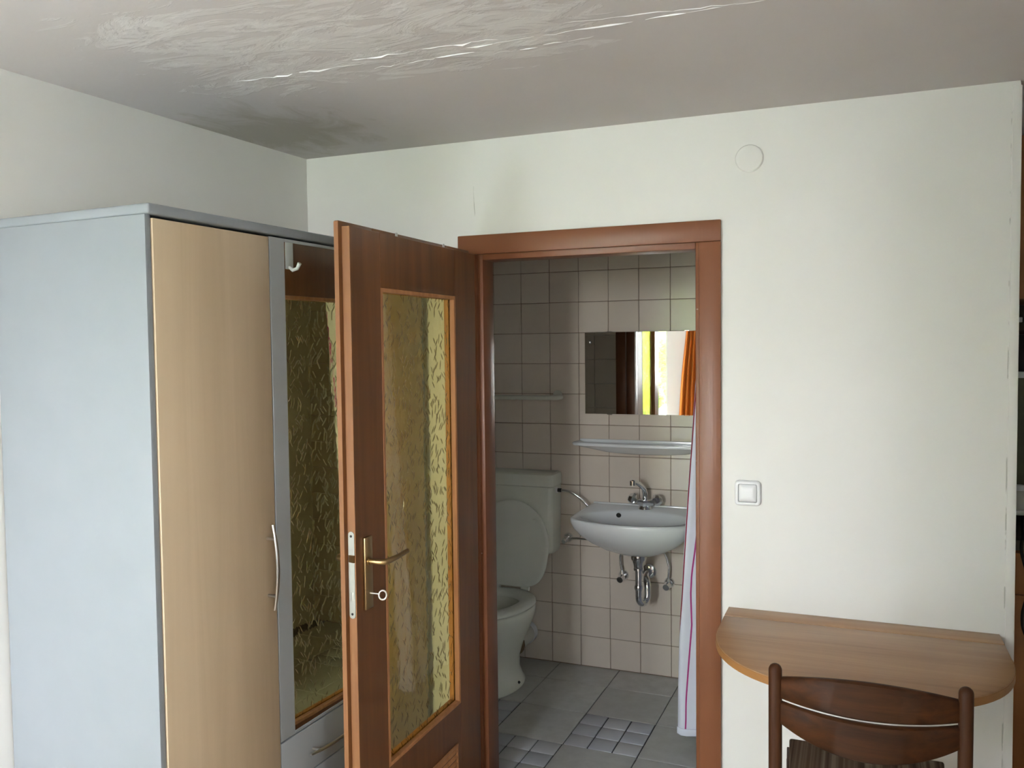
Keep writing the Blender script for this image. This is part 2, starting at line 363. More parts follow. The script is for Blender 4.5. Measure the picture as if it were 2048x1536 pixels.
# ------------------------------------------------------------------ room shell
YD, YB = -1.275, -1.172            # door wall: room face, bathroom face
CZ = 2.303
mb = MB(); mb.box(-.62, .300, YD, YB, 0, CZ); mb.box(1.135, 1.972, YD, YB, 0, CZ); mb.box(.300, 1.135, YD, YB, 1.945, CZ)
wall_far = struct(mb.build('wall_far', M_wall), 'cream painted plaster wall with the brown bathroom door frame', 'wall')
# left wall, slightly out of square (from the corner towards the camera)
a = math.radians(3.6); cx0, cy0 = -.362, YD
def lw(d, off=0): return (cx0 - math.sin(a)*d - math.cos(a)*off, cy0 - math.cos(a)*d + math.sin(a)*off)
mb = MB(); mb.prism([lw(-.02), lw(4.5), lw(4.5, .15), lw(-.02, .15)], 0, CZ)
struct(mb.build('wall_left', M_wall), 'cream painted wall behind the silver wardrobe', 'wall')
mb = MB()
xs = [-1.0, WIN[0][0], WIN[0][1], WIN[1][0], WIN[1][1], 2.9]
mb.box(xs[0], xs[1], YN-.5, YN, 0, CZ); mb.box(xs[2], xs[3], YN-.5, YN, 0, CZ); mb.box(xs[4], xs[5], YN-.5, YN, 0, CZ)
for x0, x1, z0, z1 in WIN:
    mb.box(x0, x1, YN-.5, YN, 0, z0); mb.box(x0, x1, YN-.5, YN, z1, CZ)
struct(mb.build('wall_near', M_wall2), 'cream wall with the garden windows, behind the viewer', 'wall')
mb = MB(); mb.box(2.75, 2.95, YN-.5, SW[0], 0, CZ); mb.box(2.75, 2.95, SW[1], .12, 0, CZ)
mb.box(2.75, 2.95, SW[0], SW[1], 0, SW[2]); mb.box(2.75, 2.95, SW[0], SW[1], SW[3], CZ); struct(mb.build('wall_right', M_wall2), 'plain cream wall at the kitchen side', 'wall')
mb = MB(); mb.box(-1.0, 2.9, YN-.6, .25, CZ, CZ+.12); struct(mb.build('ceiling', M_ceil), 'grey plaster ceiling with cracked, flaking paint and a mould stain', 'ceiling')
mb = MB(); mb.box(-1.0, 2.9, YN-.5, YD+.02, -.1, 0); mb.box(1.95, 2.9, YD+.02, .12, -.1, 0)
struct(mb.build('floor', M_floor), 'wood laminate floor of the bedroom', 'floor')
mb = MB(); mb.box(2.05, 2.75, -2.42, -2.30, 0, CZ); struct(mb.build('shade_stub', M_wall2), 'short white wall stub screening the kitchen niche, right of the picture', 'wall')  # unseen stub added to keep side-window light off the door wall's right end
# flaking ridges of the ceiling joint: thin curled paint lips hanging below the plaster
def ridge(pts, w, drop):
    mb = MB(); up, lo = [], []
    r1, r2 = [], []
    for i, (x, y) in enumerate(pts):
        t = i/(len(pts)-1); ww = w*(.25+math.sin(PI*t))*(.6+.8*random.random()); d = drop*(.3+math.sin(PI*t))*(.5+random.random())
        r1.append([(x, y-ww, CZ+.0005), (x, y-ww*.2, CZ-d), (x, y+ww*.25, CZ-d*.8), (x, y+ww*.5, CZ+.0005)])
    mb.loft(r1, closed=False, cap0=False, cap1=False); return mb
M_flake = mat('paint_flake', (.84, .83, .80), .45)
n1 = noise(M_flake, coords(M_flake), 20); setc(M_flake, mixc(M_flake, n1, (.78, .77, .75, 1), (.86, .85, .84, 1)))
ceil_ob = bpy.data.objects['ceiling']
def wig(x0, x1, y0, y1, n, amp): return [(x0+(x1-x0)*i/n+random.uniform(-.3, .3)*(x1-x0)/n, y0+(y1-y0)*i/n+random.uniform(-amp, amp)) for i in range(n+1)]
for args in ((.02, .46, -2.128, -2.118, 22, .006), (.40, .80, -2.152, -2.142, 20, .006), (.42, .74, -2.080, -2.085, 16, .006), (.70, 1.40, -2.117, -2.126, 26, .004), (.74, 1.0, -2.05, -2.07, 12, .008), (.95, 1.36, -2.17, -2.128, 14, .005)):
    pts_ = wig(*args); i_ = 0
    while i_ < len(pts_)-2:
        n_ = random.choice((2, 3, 4, 5)); seg_ = pts_[i_:i_+n_+1]; i_ += n_+random.choice((0, 0, 1))
        if len(seg_) > 2: ridge(seg_, random.choice((.0010, .0014, .0018, .0026)), random.choice((.0008, .0012, .0022))).build('paint_flake', M_flake, ceil_ob)

# free right end of the door wall: metal corner bead
mb = MB(); mb.box(1.953, 1.976, YD-.003, YD+.03, 0, CZ-.012, .0025); mb.box(1.971, 1.976, YD+.02, YB, 0, CZ, .001)
struct(mb.build('trim_2', M_wall), 'narrow painted corner bead at the free end of the cream wall', 'trim')

# ------------------------------------------------------------------ bathroom shell
mb = MB(); mb.box(-.6, 1.972, .004, .12, 0, CZ)
bw = struct(mb.build('wall_bathroom_far', M_grout), 'beige tiled bathroom wall with brown joints behind toilet and basin', 'wall')
T = .15
mb = MB(); mb.box(-.0739, .0739, -.004, .005, -.0739, .0739, .0016, 1)
t0 = mb.build('tile', M_tile, bw)
cols = [c for c in range(-3, 12)]
first = True
for c in cols:
    for r in range(15):
        loc = (c*T+T/2+random.uniform(-.0006, .0006), .004+random.uniform(-.0006, .0006), .0035+r*T+T/2)
        rot = (random.uniform(-.004, .004), random.uniform(-.002, .002), random.uniform(-.004, .004))
        if first: t0.location = loc; first = False
        else: linked(t0, 'tile', bw, loc, rot)
mb = MB(); mb.box(-.6, -.455, YB, .004, 0, CZ)
struct(mb.build('wall_bathroom_left', M_grout), 'tiled bathroom side wall left of the toilet', 'wall')
bl = bpy.data.objects['wall_bathroom_left']
for c in range(7):
    for r in range(15): linked(t0, 'tile', bl, (-.452, -.075-c*T-.004, .0035+r*T+T/2), (0, 0, PI/2))
mb = MB(); mb.box(1.80, 1.972, YB, .004, 0, CZ)
struct(mb.build('wall_bathroom_right', M_porcw), 'beige bathroom side wall behind the shower curtain', 'wall')
mb = MB(); mb.box(-.455, 1.80, YB+.003, .003, CZ-.03, CZ-.001); struct(mb.build('ceiling_bathroom', M_porcw), 'white bathroom ceiling', 'ceiling')
# tiles on the inner face of the door wall, seen in the mirror
for c in range(5):
    for r in range(15): linked(t0, 'tile', wall_far, (.255-c*T-T/2, YB+.003, .0035+r*T+T/2), (0, 0, PI))
mb = MB(); mb.box(-.6, 1.972, YD+.02, .12, -.12, -.004)
bf = struct(mb.build('floor_bathroom', M_fgrout), 'grey tiled bathroom floor with mosaic squares', 'floor')
FS, th = .3054, -.0192; fx, fy = .1907, .0993
ct, sn = math.cos(th), math.sin(th)
mb = MB(); mb.box(-.151, .151, -.151, .151, -.006, 0, .0015, 1); big = mb.build('floor_tile', M_ftile, bf); bused = False
mb = MB(); mb.box(-.0485, .0485, -.0485, .0485, -.006, .0012, .003, 2); small = mb.build('mosaic_tile', M_mtile, bf); sused = False
MOS = {(1, 2), (0, 3), (-1, 2), (3, 1), (4, 3), (-2, 3)}
for kx in range(-2, 5):
    for m_ in range(0, 5):
        ux, uy = (kx+.5)*FS, -(m_+.5)*FS
        wx, wy = fx+ux*ct-uy*sn, fy+ux*sn+uy*ct
        if wy < -1.30: continue
        if (kx, m_) in MOS:
            for i in range(3):
                for j in range(3):
                    px_, py_ = ux+(i-1)*.1015, uy+(j-1)*.1015
                    loc = (fx+px_*ct-py_*sn, fy+px_*sn+py_*ct, random.uniform(-.0004, .0004)); rot = (random.uniform(-.008, .008), random.uniform(-.008, .008), th)
                    if not sused: small.location = loc; small.rotation_euler = rot; sused = True
                    else: linked(small, 'mosaic_tile', bf, loc, rot)
        else:
            loc = (wx, wy, 0); rot = (random.uniform(-.001, .001), random.uniform(-.001, .001), th)
            if not bused: big.location = loc; big.rotation_euler = rot; bused = True
            else: linked(big, 'floor_tile', bf, loc, rot)

# ------------------------------------------------------------------ door frame (brown paint)
fr = thing('trim_1', (.718, YD, 0), 'brown painted wooden frame around the open bathroom doorway', 'door frame', kind='structure')
ox, oy = .718, YD
def F(x0, x1, y0, y1, z0, z1, name, bev=.003):
    mb = MB(); mb.box(x0-ox, x1-ox, y0-oy, y1-oy, z0, z1, bev); return mb.build(name, M_frame, fr)
CF = -1.289
F(.268, .334, CF, YD, 0, 1.911, 'casing'); F(1.1005, 1.168, CF, YD, 0, 1.911, 'casing'); F(.268, 1.168, CF-.001, YD, 1.911, 1.977, 'casing')
F(.30, .354, -1.268, YB-.004, .0, 1.95, 'jamb', .004); F(1.086, 1.135, -1.268, YB-.004, 0, 1.95, 'jamb', .004); F(.353, 1.087, -1.268, YB-.004, 1.892, 1.95, 'jamb')
F(.320, .3345, -1.282, -1.262, 0, 1.911, 'door_stop', .002)
F(.24, .30, YB-.012, YB+.012, 0, 1.977, 'casing'); F(1.135, 1.195, YB-.012, YB+.012, 0, 1.977, 'casing')
mb = MB(); mb.box(.354-ox, 1.086-ox, -1.29-oy, YB-.004-oy, 0, .045, .004)
M_sill = mat('dark_threshold', srgb(74, 58, 56), .5); n1 = noise(M_sill, coords(M_sill), 20); setc(M_sill, mixc(M_sill, n1, srgb(66, 50, 48), srgb(86, 68, 66)))
q = mb.build('threshold', M_sill, fr); q['label'] = 'dark purple-brown threshold strip'

# ------------------------------------------------------------------ door leaf (open 90 degrees)
HX, HY = .345, -1.318              # bathroom-side face x, hinge-side y
d1 = thing('door_1', (.3255, HY, .03), 'open brown wooden door with amber patterned glass pane', 'door', kind='structure')
dx_, dy_, dz_ = .3255, HY, .03
def D(mb, name, m, sub=None):
    o = mb.build(name, m, sub or d1)
    if not sub: o.data.transform(TR((-dx_, -dy_, -dz_)))
    else: o.data.transform(TR((-dx_, -dy_, -dz_)))
    return o
XF, XM, XB = .345, .321, .306      # face, rebate, back
YL, YLL = -2.095, -2.110           # latch edge, lip edge
Y0, Y1, Z0, Z1 = -1.944, -1.474, .408, 1.757
def board(y0, y1, z0, z1, name):
    mb = MB(); mb.box(XM, XF, y0, y1, z0, z1, .0012, 1); D(mb, name, M_leaf)
def lip(y0, y1, z0, z1, name, m=M_leaf):
    mb = MB(); mb.box(XB, XM, y0, y1, z0, z1, .003, 2); D(mb, name, m)
board(YL+.001, Y0, .04, 1.908, 'stile'); board(Y1, HY, .04, 1.908, 'stile'); board(Y0, Y1, Z1, 1.908, 'rail'); board(Y0, Y1, .04, Z0, 'rail')
lip(YLL+.001, Y0, .035, 1.922, 'overlap_stile'); lip(Y1, HY+.006, .035, 1.922, 'overlap_stile'); lip(Y0, Y1, Z1, 1.922, 'overlap_rail'); lip(Y0, Y1, .035, Z0, 'overlap_rail')
# raw lighter wood on the latch edge
mb = MB(); mb.box(XM+.0005, XF-.0003, YL-.0006, YL+.0012, .04, 1.9075); e1 = D(mb, 'edge_band', M_edge)
mb = MB(); mb.box(XB+.0015, XM-.0005, YLL-.0006, YLL+.0012, .036, 1.919); e2 = D(mb, 'edge_band', M_edge)
e1['label'] = 'bare lighter wood on the latch edge'; e2['label'] = 'bare lighter wood on the overlapping lip edge'
# glazing beads on both faces and the pane
for xa, xb in ((.329, .3455), (XB-.0005, .3215)):
    for (y0, y1, z0, z1) in ((Y0, Y0+.011, Z0, Z1), (Y1-.011, Y1, Z0, Z1), (Y0+.011, Y1-.011, Z1-.011, Z1), (Y0+.011, Y1-.011, Z0, Z0+.011)):
        mb = MB(); mb.box(xa, xb, y0, y1, z0, z1, .0008, 1); D(mb, 'glazing_bead', M_bead)
mb = MB(); mb.box(.3225, .3275, Y0+.002, Y1-.002, Z0+.002, Z1-.002); pane = D(mb, 'glass_pane', M_amber); pane['label'] = 'amber glass with a needle pattern'
# ventilation louvre near the bottom
lv = MB(); lv.box(XF, XF+.004, -1.91, -1.505, .275, .285, .001); lv.box(XF, XF+.004, -1.91, -1.505, .135, .145, .001)
lv.box(XF, XF+.004, -1.91, -1.90, .145, .275, .001); lv.box(XF, XF+.004, -1.515, -1.505, .145, .275, .001)
lvo = D(lv, 'vent_grille', M_bead); lvo['label'] = 'pale wooden ventilation grille'
for i in range(6):
    mb = MB(); z = .152+i*.021
    mb.prism([(XF-.001, z), (XF+.004, z+.003), (XF+.004, z+.007), (XF-.001, z+.019)], -1.90, -1.515, axis='y')
    D(mb, 'slat', M_bead, lvo)
# handle set
for side in (1, -1):
    fx0 = XF if side > 0 else XB
    mb = MB(); mb.box(min(fx0, fx0+side*.008), max(fx0, fx0+side*.008), -2.062, -2.024, .893, 1.088, .002)
    pl = D(mb, 'handle_plate', M_brass)
    hx = fx0+side*.056; yh, zh = -2.043, 1.022
    mb = MB(); mb.tube([(fx0+side*.006, yh, zh), (fx0+side*.012, yh, zh)], .011, 16)
    pts = [(fx0+side*.006, yh, zh), (hx-side*.012, yh, zh), (hx-side*.004, yh+.004, zh), (hx, yh+.012, zh), (hx+side*.002, yh+.06, zh+.001), (hx, yh+.125, zh+.004)]
    mb.tube(pts, [.0075, .0075, .008, .008, .007, .006], 14); D(mb, 'lever', M_brass, pl)
# key
mb = MB(); mb.tube([(XF+.002, -2.040, .935), (XF+.037, -2.040, .935)], .0022, 10)
rg = []
for i in range(25):
    t = 2*PI*i/24; rg.append((XF+.046+.0095*math.cos(t), -2.040+.004*math.cos(t), .933+.0125*math.sin(t)))
mb.tube(rg, .0022, 8, cap=False); q = D(mb, 'key', M_key); q['label'] = 'steel key standing in the lock'
# lock face plate
mb = MB(); zz = []
mb.prism([(.3235+.0185*.5+.0092*math.cos(t), .0+z0+.0092*math.sin(t)) for z0, t0_, t1_ in ((1.102, 0, PI), (.889, PI, 2*PI)) for t in [t0_+(t1_-t0_)*i/8 for i in range(9)]], YL-.0022, YL+.0005, axis='y')
lp = D(mb, 'lock_plate', M_steel)
mb = MB(); mb.prism([(.3245, YL-.001), (.3425, YL-.001), (.3425, YL-.009), (.3245, YL-.003)], 1.030, 1.049); q = D(mb, 'latch_bolt', M_brass, lp); q['label'] = 'dark latch bolt'
mb = MB(); mb.box(.3295, .3365, YL-.0028, YL, .926, .950, .0005); D(mb, 'dead_bolt', M_steel, lp)
for z in (1.099, .892):
    mb = MB(); mb.lathe([(0, 0), (.003, 0), (.0035, .0012), (0, .0016)], 12, TR((.3328, YL-.002, z)) @ RX(PI/2)); D(mb, 'screw', M_dark, lp)
# hinges
for z in (.35, 1.62):
    mb = MB(); mb.tube([(XB-.006, HY+.012, z-.05), (XB-.006, HY+.012, z+.05)], .007, 12); mb.box(XB-.008, XB+.002, HY-.02, HY+.012, z-.03, z+.03, .001); D(mb, 'hinge', M_steel)
# over-the-door hooks (white straps over the top edge, hook on the wardrobe side)
def door_hook(y, label):
    t = thing('over_door_hook', (.3135, y, 1.922), label, 'hook', group='white hooks hung over the door top')
    w = .0065
    mb = MB(); mb.box(-.0115, .0095, -w, w, .0005, .0022, .0004); mb.box(.0078, .0095, -w, w, -.0125, .002, .0004)
    mb.build('strap', M_plastic, t)
    mb = MB(); mb.box(-.0118, -.0098, -.017, .017, -.085, .002, .0006); mb.build('back_plate', M_plastic, t)
    pts = [(-.011, 0, -.078), (-.024, 0, -.088), (-.042, 0, -.084), (-.052, 0, -.068)]
    mb = MB(); mb.tube(pts, [.005, .0055, .0055, .0065], 10); mb.build('hook', M_plastic, t)
door_hook(-1.812, 'white hook strap over the door top, nearer the handle edge')
door_hook(-1.508, 'white hook strap over the door top, nearer the hinges')

# ------------------------------------------------------------------ wardrobe
WR = math.radians(87.3)
wd = thing('wardrobe', (.081, -2.517, 0), 'silver and beech wardrobe with a mirror door in the left corner', 'wardrobe', rz=WR)
WW, WD = 1.206, .515
def Wb(x0, x1, y0, y1, z0, z1, name, m, bev=.001, par=wd, seg=2):
    mb = MB(); mb.box(x0, x1, y0, y1, z0, z1, bev, seg); return mb.build(name, m, par)
Wb(0, .016, 0, WD, 0, 1.8985, 'side_panel', M_silver_dim); Wb(WW-.016, WW, 0, WD, 0, 1.8985, 'side_panel', M_silver_dim)
Wb(-.001, WW+.001, -.013, WD+.003, 1.8985, 1.9225, 'top_board', M_silver_dim, .005, seg=3)
Wb(.016, WW-.016, WD-.006, WD-.001, .05, 1.897, 'back_panel', M_silver2); Wb(.016, WW-.016, .02, .034, 0, .055, 'plinth', M_silver2)
Wb(.016, WW-.016, .02, WD-.008, .056, .07, 'bottom_board', M_silver2)
for x in (.406, .832): Wb(x-.008, x+.008, .016, WD-.008, .07, 1.895, 'divider', M_dark)
def bow_handle(par, c, axis, half, post, m=M_nickel, out=.034):
    # arched bar standing on two posts; axis 'z' or 'x', bowed towards -y
    mb = MB(); rings = []
    for i in range(25):
        t = -1+2*i/24; s_ = t*half; y = -(.020+(out-.020)*(1-t*t))
        w, h = .0062*(1-.35*t*t), .0038
        sec = [(w*math.cos(2*PI*j/10), h*math.sin(2*PI*j/10)) for j in range(10)]
        if axis == 'z': rings.append([(c[0]+a_, c[1]+y+b_, c[2]+s_) for a_, b_ in sec])
        else: rings.append([(c[0]+s_, c[1]+y+b_, c[2]+a_) for a_, b_ in sec])
    mb.loft(rings)
    for sg in (-1, 1):
        q = sg*post; y = -(.020+(out-.020)*(1-(post/half)**2))
        p0 = (c[0], c[1], c[2]+q) if axis == 'z' else (c[0]+q, c[1], c[2]); p1 = (p0[0], p0[1]+y, p0[2])
        mb.tube([p0, p1], .0045, 10)
    return mb.build('handle', m, par)
DF = -.005                          # door front plane
d = Wb(.0175, .4035, DF, .013, .062, 1.891, 'beech_door', M_beech, .0012); bow_handle(d, (.371, DF, 1.010), 'z', .115, .077)
d = Wb(.834, 1.1885, DF, .013, .062, 1.891, 'beech_door', M_beech, .0012); bow_handle(d, (.866, DF, 1.010), 'z', .115, .077)
# mirror door: silver frame and glass
mf = MB(); mf.box(.4075, .4670, DF, .013, .514, 1.893, .001, 1); mf.box(.7690, .8300, DF, .013, .514, 1.893, .001, 1)
mf.box(.467, .769, DF, .013, 1.8845, 1.893, .0008, 1); mf.box(.467, .769, DF, .013, .514, .523, .0008, 1); mf.box(.46, .776, .005, .013, .52, 1.886)
md = mf.build('mirror_door', M_silver2, wd)
mb = MB(); mb.box(.4672, .7688, DF+.0015, .005, .5232, 1.8843); q = mb.build('mirror', M_mirror, md)
for z0, z1 in ((.381, .5095), (.249, .377), (.062, .245)):
    d = Wb(.4075, .8300, DF, .013, z0, z1, 'drawer', M_silver2, .001); bow_handle(d, (.619, DF, (z0+z1)/2-.006), 'x', .112, .077)

# ------------------------------------------------------------------ bathroom fittings
TXc = .010
tl = thing('toilet', (TXc, 0, 0), 'greenish cream toilet with raised lid and wall-hung cistern', 'toilet')
def egg(cy, a_, bf_, bb_, z, n=40, x=0):
    out = []
    for i in range(n):
        t = 2*PI*i/n; s_, c_ = math.sin(t), math.cos(t)
        out.append((x+a_*s_, cy+(bb_ if c_ > 0 else bf_)*c_, z))
    return out
# cistern: rounded box with drawn-in lower front
def rrect(x0, x1, y0, y1, r, z, n=6):
    out = []
    for cx_, cy_, a0 in ((x1-r, y1-.004, 0), (x0+r, y1-.004, PI/2), (x0+r, y0+r, PI), (x1-r, y0+r, 1.5*PI)):
        rr = .004 if a0 in (0, PI/2) else r
        for i in range(n): 
            t = a0+PI/2*i/(n-1); ccx = cx_ if rr == r else (x1-.004 if a0 == 0 else x0+.004)
            out.append((ccx+rr*math.cos(t), cy_+rr*math.sin(t), z))
    return out
CB = -.001
mb = MB(); mb.loft([rrect(-.165, .165, -.080, CB, .03, .570), rrect(-.180, .180, -.115, CB, .03, .578), rrect(-.187, .187, -.132, CB, .026, .600), rrect(-.190, .190, -.138, CB, .024, .68), rrect(-.193, .193, -.142, CB, .022, .904), rrect(-.190, .190, -.139, CB, .022, .908)])
mb.build('cistern', M_toilet, tl)
mb = MB(); mb.loft([rrect(-.191, .191, -.140, CB, .022, .9085), rrect(-.196, .196, -.145, CB, .024, .911), rrect(-.197, .197, -.146, CB, .024, .952), rrect(-.194, .194, -.142, CB, .026, .966), rrect(-.182, .182, -.128, CB, .03, .972)])
mb.build('cistern_lid', M_toilet, tl)
# pan
rings = []
for cy, a_, bf_, bb_, z in ((-.34, .105, .205, .15, .0), (-.34, .108, .21, .155, .012), (-.34, .098, .19, .14, .03), (-.335, .082, .165, .12, .075), (-.335, .082, .16, .12, .13), (-.345, .105, .20, .14, .20), (-.365, .148, .255, .175, .285), (-.385, .178, .285, .195, .35), (-.39, .183, .29, .20, .372), (-.39, .184, .291, .20, .39), (-.39, .180, .286, .196, .397), (-.39, .135, .23, .14, .397), (-.39, .125, .215, .13, .385), (-.385, .10, .18, .10, .30), (-.36, .05, .09, .06, .22)):
    rings.append(egg(cy, a_, bf_, bb_, z))
mb = MB(); mb.loft(rings); mb.box(-.10, .10, -.26, -.19, .30, .396, .012); mb.build('bowl', M_toilet, tl, 60)
mb = MB(); mb.tube([(.094, -.365, .018), (.104, -.365, .030)], .006, 10); mb.build('floor_bolt', M_dark, tl)
# seat ring
def ring_pts(o_, i_, z): return None
mb = MB(); mb.loft([egg(-.39, .175, .278, .185, .3985), egg(-.39, .186, .29, .196, .405), egg(-.39, .184, .287, .194, .416), egg(-.39, .172, .272, .18, .422), egg(-.39, .122, .205, .118, .420), egg(-.39, .112, .192, .108, .412), egg(-.39, .113, .193, .109, .3985), egg(-.39, .175, .278, .185, .3985)], False, False)
mb.build('seat', M_seat, tl, 60)
# raised lid (leans on the cistern): egg outline in a near-vertical plane
def lid_pt(t, sc, th_):
    s_, c_ = math.sin(t), math.cos(t)
    if c_ >= 0: x = .194*s_; z = .215*c_
    else:       # squarer lower half, slightly narrower at the hinge
        x = .194*math.copysign(abs(s_)**.5, s_)*(1-.13*abs(c_)**.5); z = -.200*abs(c_)**.5
    x *= sc; z = .205+z*sc; y = -.205+.035*(z/.42)
    return (x, y-th_, .425+z)
n = 48; mb = MB()
mb.loft([[lid_pt(2*PI*i/n, .94, -.006) for i in range(n)], [lid_pt(2*PI*i/n, 1, -.004) for i in range(n)], [lid_pt(2*PI*i/n, 1, .006) for i in range(n)], [lid_pt(2*PI*i/n, .965, .010) for i in range(n)], [lid_pt(2*PI*i/n, .90, .0075) for i in range(n)], [lid_pt(2*PI*i/n, .5, .004) for i in range(n)]])
ld = mb.build('lid', M_seat, tl, 50)
mb = MB(); mb.lathe([(0, .005), (.008, .004), (.010, 0), (.010, -.004)], 16, TR((.118, -.190, .752)) @ RX(PI/2)); mb.build('bumper', M_seat, ld)
for sx_ in (-.075, .075):
    mb = MB(); mb.tube([(sx_-.02, -.205, .424), (sx_+.02, -.205, .424)], .011, 12); mb.build('hinge', M_seat, tl)
# waste pipe into the wall
mb = MB(); mb.tube([(.012, -.245, .175), (.010, -.19, .160), (.008, -.12, .146), (.006, -.03, .143)], .050, 24)
mb.build('waste_pipe', M_cream, tl)
mb = MB(); mb.tube([(.006, -.034, .143), (.006, -.001, .143)], .056, 28); q = mb.build('pipe_collar', M_porc, tl); q['label'] = 'white collar of the waste pipe at the wall'
mb = MB(); mb.tube([(.022, -.243, .150), (.018, -.205, .143)], [.040, .052], 16); q = mb.build('pipe_seal', M_foam, tl); q['label'] = 'crumbling brown seal'
mb = MB(); mb.box(.190, .203, -.088, -.070, .874, .900, .002); mb.build('inlet_cap', M_plastic, tl)
mb = MB(); mb.tube([(.203, -.079, .888), (.220, -.079, .888)], .0095, 12); q = mb.build('inlet_nut', M_dark, tl); q['label'] = 'dark inlet nut'

# supply hose + wall valve of the cistern
vc = thing('cistern_valve', (.240, 0, .642), 'chrome stop valve with braided hose between toilet and basin', 'valve')
mb = MB(); mb.lathe([(.0, .0), (.024, 0), (.024, .004), (.019, .012), (.016, .016), (0, .016)], 24, RX(PI/2)); mb.build('rosette', M_chrome, vc)
mb = MB(); mb.tube([(0, -.012, 0), (0, -.045, -.002)], .009, 14); mb.tube([(0, -.030, 0), (-.004, -.05, -.008)], .013, 14); mb.tube([(-.004, -.045, -.008), (-.006, -.066, -.011)], [.013, .010], 14); mb.build('valve_body', M_chrome, vc)
pts = []
for i in range(33):
    t = i/32
    P0, P1, P2, P3, = Vector((-.014, -.079, .246)), Vector((.10, -.083, .250)), Vector((.155, -.06, .13)), Vector((.175, -.06, .06))
    pts.append(P0*(1-t)**3+P1*3*t*(1-t)**2+P2*3*t*t*(1-t)+P3*t**3)
pts += [Vector((.172, -.055, .035)), Vector((.150, -.045, .012)), Vector((.11, -.034, .004)), Vector((.05, -.028, .003)), Vector((.006, -.028, .0))]
mb = MB(); mb.tube([(-.012, -.079, .246)]+pts[1:], .0062, 10); mb.build('hose', M_chrome, vc)

# wash basin
bs = thing('wash_basin', (.645, 0, .825), 'white ceramic wash basin on the tiled wall', 'basin')
outl = [(-.274, 0), (-.276, -.15), (-.276, -.30), (-.272, -.385), (-.245, -.432), (-.17, -.470), (-.08, -.494), (0, -.500)]
outl = outl+[(-x, y) for x, y in outl[-2::-1]]
poly = outl+[(outl[0][0], 0)]
CYB = -.25
def cast(ang, pl):
    dx, dy = math.cos(ang), math.sin(ang); best = None
    for (x0, y0), (x1, y1) in zip(pl, pl[1:]+pl[:1]):
        y0b, y1b = y0-CYB, y1-CYB; ex, ey = x1-x0, y1b-y0b; den = dx*ey-dy*ex
        if abs(den) < 1e-9: continue
        t = (x0*ey-y0b*ex)/den; u = (x0*dy-y0b*dx)/den
        if t > 0 and -1e-6 <= u <= 1+1e-6: best = t if best is None else min(best, t)
    return best
NB = 96; angs = [2*PI*i/NB for i in range(NB)]
rad = [cast(a_, outl) for a_ in angs]
for _ in range(1): rad = [(rad[i-1]+2*rad[i]+rad[(i+1) % NB])/4 for i in range(NB)]
def oring(sc, z, dy=0, clampy=-.001):
    return [(math.cos(a_)*r*sc, min(clampy, CYB+dy+math.sin(a_)*r*sc), z) for a_, r in zip(angs, rad)]
def iring(ax, fy_, by_, cy, z): return [(ax*math.cos(a_), cy+(by_ if math.sin(a_) > 0 else fy_)*math.sin(a_), z) for a_ in angs]
rings = [oring(.12, -.187, .02), oring(.28, -.177, .02), oring(.50, -.152, .015), oring(.70, -.119, .01), oring(.86, -.080), oring(.955, -.048), oring(.995, -.022), oring(1.0, -.010), oring(.995, -.003), oring(.975, 0), oring(.955, -.002),
         iring(.250, .170, .190, -.285, -.006), iring(.244, .165, .180, -.285, -.016), iring(.225, .150, .165, -.28, -.06), iring(.185, .125, .14, -.27, -.095), iring(.12, .08, .09, -.26, -.122), iring(.03, .03, .03, -.24, -.138)]
mb = MB(); mb.loft(rings); mb.build('bowl', M_porc, bs, 60)
# back upstand along the wall
mb = MB(); mb.box(-.272, .272, -.014, -.001, -.07, .004, .004, 3); mb.build('upstand', M_porc, bs)
mb = MB(); mb.lathe([(0, .003), (.0105, .003), (.0105, -.012)], 20, TR((-.114, -.1345, -.030)) @ RX(math.radians(72))); q = mb.build('overflow_hole', M_dark, bs); q['label'] = 'dark overflow hole'
mb = MB(); mb.lathe([(0, .001), (.024, .001), (.028, -.003)], 20, TR((0, -.24, -.135))); mb.build('drain_ring', M_chrome, bs)

# mixer tap
tp = thing('mixer_tap', (.641, -.064, .825), 'chrome two-handle mixer tap on the basin rim', 'tap')
mb = MB(); mb.lathe([(.028, -.004), (.026, .002), (.020, .012), (.017, .024), (0, .024)], 24); mb.prism([(0, -.034), (.034, 0), (0, .034), (-.034, 0)], .008, .034, bev=.006, seg=2); mb.build('tap_body', M_chrome, tp, 30)
for sg in (-1, 1):
    mt = TR((sg*.026, -.004, .026)) @ RZ(0) @ RY(sg*math.radians(72))
    mb = MB(); mb.lathe([(.008, 0), (.010, .006), (.022, .014), (.024, .024), (.017, .038), (.006, .044), (0, .045)], 6, mt); mb.build('handle', M_chrome, tp, 20)
pts = [(0, 0, .03), (.002, -.004, .052), (0, -.018, .078), (-.012, -.050, .100), (-.022, -.080, .112), (-.026, -.092, .113)]
mb = MB(); mb.tube(pts, [.011, .0105, .0095, .009, .009, .009], 14); mb.tube([(-.026, -.092, .119), (-.026, -.092, .101)], .0115, 16); mb.build('spout', M_chrome, tp, 50)

tp.scale = (1.2, 1.2, 1.2)
